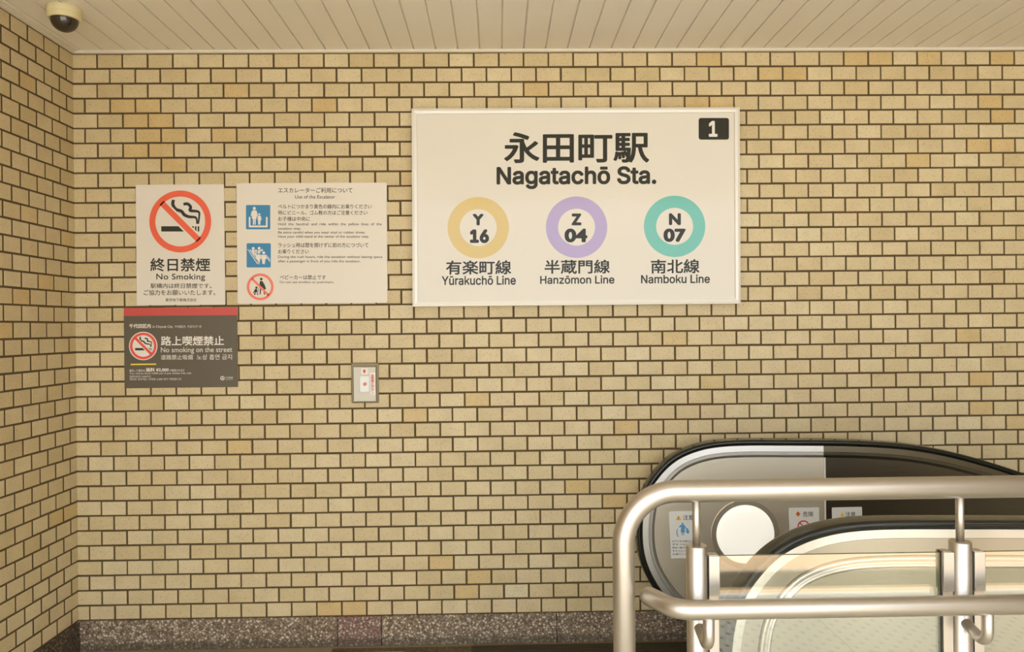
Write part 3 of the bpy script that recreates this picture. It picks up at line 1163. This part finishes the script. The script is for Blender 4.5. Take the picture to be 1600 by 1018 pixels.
def clip_x(pts, x0, keep_less):
    out = []
    n = len(pts)
    for i in range(n):
        a, b = pts[i], pts[(i + 1) % n]
        ia = (a[0] <= x0) == keep_less
        ib = (b[0] <= x0) == keep_less
        if ia:
            out.append(a)
        if ia != ib:
            t = (x0 - a[0]) / (b[0] - a[0])
            out.append((x0, a[1] + (b[1] - a[1]) * t))
    return out


BELT = [(0.015, -0.041), (0.010, -0.041), (0.004, -0.0385), (0.001, -0.034), (0.0, -0.027), (0.0, 0.027), (0.001, 0.034), (0.004, 0.0385), (0.010, 0.041), (0.015, 0.041), (0.021, 0.039), (0.0255, 0.033), (0.0255, -0.033), (0.021, -0.039)]


def panel_outline(d, shift):
    top = inset(d, shift)
    xs, zs = top[0]
    xe, ze = top[-1]
    low = [(xe, ze - 0.78), (4.05 + shift[0], -0.02), (4.0, -0.0), (xs, 0.0)]
    low[0] = (xe, -0.02 - (xe - 4.05) * math.tan(math.pi / 6))
    return top + low


# far balustrade
b1 = sweep('balustrade', [(0.020, -0.024), (0.020, 0.024), (0.100, 0.024), (0.100, -0.024)], M_GAP, esc, yc=RY)
b1['label'] = 'far balustrade against the tiled wall'
h = sweep('handrail', BELT, M_RUBBER, esc, yc=RY)
h['label'] = 'black handrail against the tiled wall'
xj = at(1287.5, 730, RY - 0.03).x
ij = min(range(len(PATH)), key=lambda i: abs(PATH[i].x - xj) + (9 if PATH[i].y < 0.6 else 0))
GUIDE = [(0.026, -0.034), (0.026, 0.030), (0.0525, 0.030), (0.0525, -0.036)]
BAND = [(0.0540, -0.035), (0.0540, 0.030), (0.0765, 0.030), (0.0765, -0.036), (0.0665, -0.038), (0.0655, -0.035)]
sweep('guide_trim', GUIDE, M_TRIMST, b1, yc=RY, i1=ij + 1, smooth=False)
sweep('guide_trim', GUIDE, M_DARKREFL, b1, yc=RY, i0=ij, smooth=False)['label'] = 'trim beyond the joint, dark reflection in its colour'
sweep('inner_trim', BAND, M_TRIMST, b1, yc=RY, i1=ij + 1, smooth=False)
sweep('inner_trim', BAND, M_DARKREFL, b1, yc=RY, i0=ij, smooth=False)['label'] = 'trim beyond the joint, dark reflection in its colour'
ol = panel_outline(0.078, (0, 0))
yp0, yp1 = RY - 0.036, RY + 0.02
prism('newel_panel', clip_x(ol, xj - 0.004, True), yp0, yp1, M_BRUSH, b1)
prism('inner_panel', clip_x(ol, xj + 0.006, False), yp0, yp1, M_DARKREFL, b1)['label'] = 'steel panel with a dark reflection in its colour'
zt = max(p[1] for p in ol)
box('joint_strip', (xj - 0.0035, yp0 - 0.0015, 0.06), (xj + 0.0045, yp1 - 0.004, zt - 0.006), M_FRAME, b1)

# round lamp in the far newel
pl = at(1164.4, 833.8, yp0)
r_o = (at(1164.4 + 53.2, 833.8, yp0) - pl).length
r_i = (at(1164.4 + 45.2, 833.8, yp0) - pl).length


def ydisc(bm, c, prof, seg=64):
    """turned about the y axis; prof = (radius, y offset)"""
    rings = [[bm.verts.new((c.x + r * math.cos(2 * math.pi * k / seg), c.y + y, c.z + r * math.sin(2 * math.pi * k / seg))) for k in range(seg)] for r, y in prof]
    for a, b in zip(rings, rings[1:]):
        for k in range(seg):
            bm.faces.new((a[k], a[(k + 1) % seg], b[(k + 1) % seg], b[k])).smooth = False
    return rings


bm = bmesh.new()
ydisc(bm, pl, [(r_o, 0.0), (r_o, -0.003), (r_o - 0.001, -0.004), (r_i + 0.001, -0.004), (r_i, -0.003), (r_i, 0.002)])
o = from_bm('lamp_ring', bm, M_RINGST, b1)
bm = bmesh.new()
rg = ydisc(bm, pl, [(r_i, -0.001), (r_i * 0.98, -0.0035), (r_i * 0.7, -0.0055), (r_i * 0.35, -0.0065), (0.0008, -0.007)])
bm.faces.new(rg[-1])
for f in bm.faces:
    f.smooth = True
lf = from_bm('lamp_diffuser', bm, M_OPAL, b1)
lf['label'] = 'glowing white round lamp cover'
for k in range(6):
    bm = bmesh.new()
    a = math.radians(90 + 60 * k)
    q = pl + Vector(((r_o + r_i) / 2 * math.cos(a), -0.004, (r_o + r_i) / 2 * math.sin(a)))
    add_tube(bm, [q, q + Vector((0, -0.0015, 0))], 0.0032, 12)
    from_bm('lamp_screw', bm, M_TRIMST, b1)

# warning stickers on the far newel
ysk = yp0 - 0.0008


def sticker(corners, lab):
    o = prism('warning_sticker', px_poly(rquad(corners, 1.6), ysk), ysk, yp0 - 0.0001, M_STICK, esc)
    o['label'] = lab
    return o


y1 = ysk - 0.0005
y2 = ysk - 0.0010
sk = sticker([(1045.3, 798.7), (1092.0, 797.6), (1095.0, 870.8), (1048.6, 871.9)], 'white caution sticker left of the round lamp')
printed('warning_triangle', [[(1060.0, 804.4), (1064.4, 812.0), (1055.8, 812.0)]], y1, M_AMBER, sk, 'amber warning triangle')
printed('exclamation_mark', [[(1059.5, 807.0), (1060.6, 807.0), (1060.3, 810.0), (1059.8, 810.0)], circ(1060.05, 811.0, 0.5, 10)], y2, M_BLACK, sk)
text('注意', (1067.2, 804.0, 1083.8, 811.8), y1, M_BLACK, sk, bold=0.008)


def c8(pts):
    return [(1020 + u / 10.18, 780 + v / 10.18) for u, v in pts]


printed('child_pictogram', [circ(1066.5, 817.4, 1.5, 16), c8([(448, 398), (500, 398), (512, 420), (545, 470), (536, 480), (505, 442), (514, 518), (498, 522), (496, 568), (484, 568), (482, 522), (474, 522), (472, 568), (460, 568), (460, 522), (444, 518), (452, 436), (418, 445), (412, 436), (436, 412)]),
                            circ(1074.1, 825.6, 1.1, 14), c8([(535, 478), (568, 474), (582, 520), (572, 536), (560, 540), (536, 534), (530, 512)]),
                            c8([(392, 460), (400, 462), (392, 510), (398, 560), (412, 596), (398, 592), (380, 560), (374, 510)])], y1, M_BLUE2, sk, 'blue figure of a mother and child by a handrail')
for i, (body, w) in enumerate((('お子さまを連れた方は', 38), ('　手をつなぎ', 26), ('黄色い線の内側に立ち', 38), ('手すりにつかまって', 38), ('お乗りください', 34))):
    text(body, (1050.2 + i * 0.2, 843.4 + i * 5.1, 1050.2 + w, 846.4 + i * 5.1), y1, M_BLACK, sk, bold=0.006)
sk = sticker([(1232.2, 793.2), (1279.6, 792.2), (1281.4, 866.0), (1234.4, 867.0)], 'white danger sticker right of the round lamp')
printed('warning_diamond', [[(1247.0, 798.2), (1251.1, 802.5), (1247.0, 806.8), (1242.9, 802.5)]], y1, M_DORANGE, sk, 'orange warning diamond')
printed('exclamation_mark', [[(1246.4, 800.0), (1247.6, 800.0), (1247.3, 803.2), (1246.7, 803.2)], circ(1247.0, 804.5, 0.5, 10)], y2, M_BLACK, sk)
text('危険', (1254.6, 798.6, 1270.7, 806.8), y1, M_BLACK, sk, bold=0.008)
annulus('prohibition_ring', 1255.6, 822.0, 9.6, 7.6, y1, mat('crimson_ink', rgb(200, 60, 62), rough=0.4), sk, extra=[stroke([(1249.5, 816.0), (1261.7, 828.0)], 1.8)], label='red ring')
sk = sticker([(1299.7, 792.4), (1346.8, 791.4), (1348.6, 864.8), (1301.8, 865.8)], 'white caution sticker on the dark panel')
printed('warning_triangle', [[(1316.0, 799.6), (1319.4, 806.2), (1312.6, 806.2)]], y1, M_AMBER, sk, 'amber warning triangle')
text('注意', (1320.9, 799.0, 1336.7, 807.0), y1, M_BLACK, sk, bold=0.008)

# near balustrade, seen from its outer side
FY = RY - 1.27
ref_r = at(1167, 683.5, RY + 0.037)
ref_f = at(1391, 803.2, FY + 0.037)
SH = (ref_f.x - ref_r.x, ref_f.z - ref_r.z)
b2 = sweep('balustrade', [(0.020, -0.024), (0.020, 0.024), (0.14, 0.024), (0.14, -0.024)], M_GAP, esc, SH, FY)
b2['label'] = 'near balustrade behind the guard railing'
h = sweep('handrail', BELT, M_RUBBER, esc, SH, FY)
h['label'] = 'black handrail behind the guard railing'
sweep('guide_trim', [(0.026, -0.035), (0.026, 0.030), (0.0505, 0.030), (0.0505, -0.0365)], M_TRIMST, b2, SH, FY, smooth=False)
sweep('outer_trim', [(0.052, -0.034), (0.052, 0.030), (0.100, 0.030), (0.100, -0.034)], M_OUTER, b2, SH, FY, smooth=False)
sweep('edge_moulding', [(0.1015, -0.034), (0.1015, 0.0), (0.136, 0.0), (0.136, -0.034), (0.134, -0.040), (0.129, -0.042), (0.124, -0.040), (0.1225, -0.0365), (0.117, -0.0365), (0.1155, -0.041), (0.111, -0.044), (0.106, -0.043), (0.103, -0.040)], M_TRIMST, b2, SH, FY)
prism('outer_panel', panel_outline(0.137, SH), FY - 0.034, FY + 0.02, M_CLAD, b2)

# landing plate, comb and steps between the balustrades
bm = bmesh.new()
add_box(bm, (PL_X0, -1.46, -0.004), (3.40, yg + 0.02, 0.003))
add_box(bm, (3.40, -1.30, -0.004), (WELL_X0, -0.30, 0.003))
for k in range(60):
    y_ = yg + 0.012 - k * 0.0235
    add_box(bm, (PL_X0 + 0.01, y_ - 0.006, 0.002), (3.38, y_ + 0.006, 0.005))
from_bm('landing_plate', bm, M_PLATE, esc)
bm = bmesh.new()
for k in range(48):
    y_ = -1.285 + (k + 0.5) * 0.9417 / 48
    add_box(bm, (3.60, y_ - 0.004, -0.012), (3.74, y_ + 0.004, 0.0028))
add_box(bm, (3.58, -1.285, -0.012), (3.63, -0.343, 0.0025))
o = from_bm('comb', bm, M_AMBER, esc)
o['label'] = 'yellow comb'
M_STEP = mat('step_aluminium', rgb(120, 116, 106), rough=0.45, metal=0.7)
for k in range(6):
    x0 = 3.66 + 0.40 * k
    z0 = -0.012 - (0.0, 0.0, 0.06, 0.24, 0.47, 0.70)[k]
    bm = bmesh.new()
    for j in range(40):
        y_ = -1.285 + (j + 0.5) * 0.942 / 40
        add_box(bm, (x0 + 0.003, y_ - 0.007, z0 - 0.03), (x0 + 0.397, y_ + 0.007, z0))
    add_box(bm, (x0 + 0.002, -1.285, z0 - 0.26), (x0 + 0.398, -0.343, z0 - 0.012))
    from_bm('step', bm, M_STEP, esc)
for (ya, yb) in ((-0.335, -0.20), (-1.40, -1.292)):
    prism('skirt_panel', [(3.0, 0.0), (3.0, 0.20), (3.2, 0.27), (4.05, 0.27), (5.9, 0.27 - 1.85 * math.tan(math.pi / 6)), (5.9, -0.9 - 0.5), (4.05, -0.5), (3.7, -0.3), (3.64, 0.0)], ya, yb, M_DARKREFL, esc)
well = [(WELL_X0, -1.6), (WALL_L, -1.6)]

# ------------------------------------------------------------------ guard railing
GY = -1.970
HY = GY - 0.094
TR = 0.0243
gr = thing('guard_railing', 'satin steel guard railing with glass panels in front of the escalator', 'railing', (2.9, GY, 0.0))


def rot_pt(p):
    return p


zt = at(1300, 763.6, GY).z
xl = at(974.4, 880, GY).x
X_END = 4.35
pts = fillet([(xl, GY, 0.0), (xl, GY, zt), (X_END, GY, zt)], 0.117, 18)
tube('top_rail', pts, TR, M_SATIN, gr, 32)
bm = bmesh.new()
add_tube(bm, [(xl, GY, 0.0), (xl, GY, 0.012)], 0.045, 32)
from_bm('floor_flange', bm, M_SATIN, gr)
p1, p2 = at(1088.8, 900, GY).x, at(1500.6, 900, GY).x
p3 = p2 + (p2 - p1)
zp = at(1088.5, 851.0, GY).z
zh = at(1300, 948.6, HY).z
ztop_g = at(1300, 864.6, GY).z
PR = 0.0232
for x in (p1, p2, p3):
    bm = bmesh.new()
    add_tube(bm, [(x, GY, 0.0), (x, GY, zp - 0.0015), (x, GY, zp)], PR, 32, True, [PR, PR, PR - 0.0015])
    po = from_bm('post', bm, M_SATIN, gr)
    tube('pin', [(x, GY, zp - 0.01), (x, GY, zt - 0.01)], 0.0087, M_SATIN, po, 20)
    # bracket that carries the lower rail
    zb = zh - 0.083
    path = fillet([(x, GY - PR + 0.004, zb + 0.016), (x, HY + 0.012, zb - 0.0), (x, HY, zb), (x, HY, zh - 0.010)][0:1] + [(x, HY, zb - 0.004), (x, HY, zh - 0.008)], 0.024, 10)
    tube('rail_bracket', path, 0.0118, M_SATIN, po, 20)
    bm = bmesh.new()
    add_tube(bm, [(x, GY, 0.0), (x, GY, 0.012)], 0.05, 32)
    from_bm('base_flange', bm, M_SATIN, po)
    for sgn in (-1, 1):
        if (x == p1 and sgn < 0) or (x == p3 and sgn > 0):
            continue
        a, b = (x + sgn * (PR + 0.0005), x + sgn * (PR + 0.0225))
        bm = bmesh.new()
        add_box(bm, (min(a, b), GY - 0.012, 0.10), (max(a, b), GY + 0.012, ztop_g + 0.004), 0.0012, 2)
        from_bm('glass_channel', bm, M_SATIN, po)
        bm = bmesh.new()
        add_box(bm, (min(a, b) - 0.0005, GY - 0.0165, ztop_g - 0.083), (max(a, b) + 0.0012, GY + 0.0165, ztop_g + 0.003), 0.0012, 2)
        from_bm('glass_clamp', bm, M_SATIN, po)
for a, b in ((p1, p2), (p2, p3)):
    g0, g1 = a + PR + 0.024, b - PR - 0.0255
    pane = box('glass_panel', (g0, GY - 0.004, 0.08), (g1, GY + 0.004, ztop_g), M_GLASS, gr)
    pane.data.materials.append(M_GLEDGE)
    for p in pane.data.polygons:
        if abs(p.normal.y) < 0.5:
            p.material_index = 1
    box('gasket', (g1 + 0.0002, GY - 0.005, 0.08), (g1 + 0.0028, GY + 0.005, ztop_g + 0.004), M_GAP, pane)
# lower rail, its end turned back towards the escalator
HR = 0.0205
xe = at(1076, 950, HY).x
base = [(X_END, HY, zh), (xe - 0.025, HY, zh), (xe - 0.066, HY + 0.085, zh)]
pts = fillet(base, 0.055, 12)
dv = (pts[-1] - pts[-2]).normalized()
rad = [HR] * len(pts)
for ang in (15, 30, 45, 60, 75, 86):
    a = math.radians(ang)
    pts.append(Vector(base[-1]) + dv * (HR * math.sin(a)))
    rad.append(HR * math.cos(a))
tube('lower_rail', pts, HR, M_SATIN, gr, 32, rad)
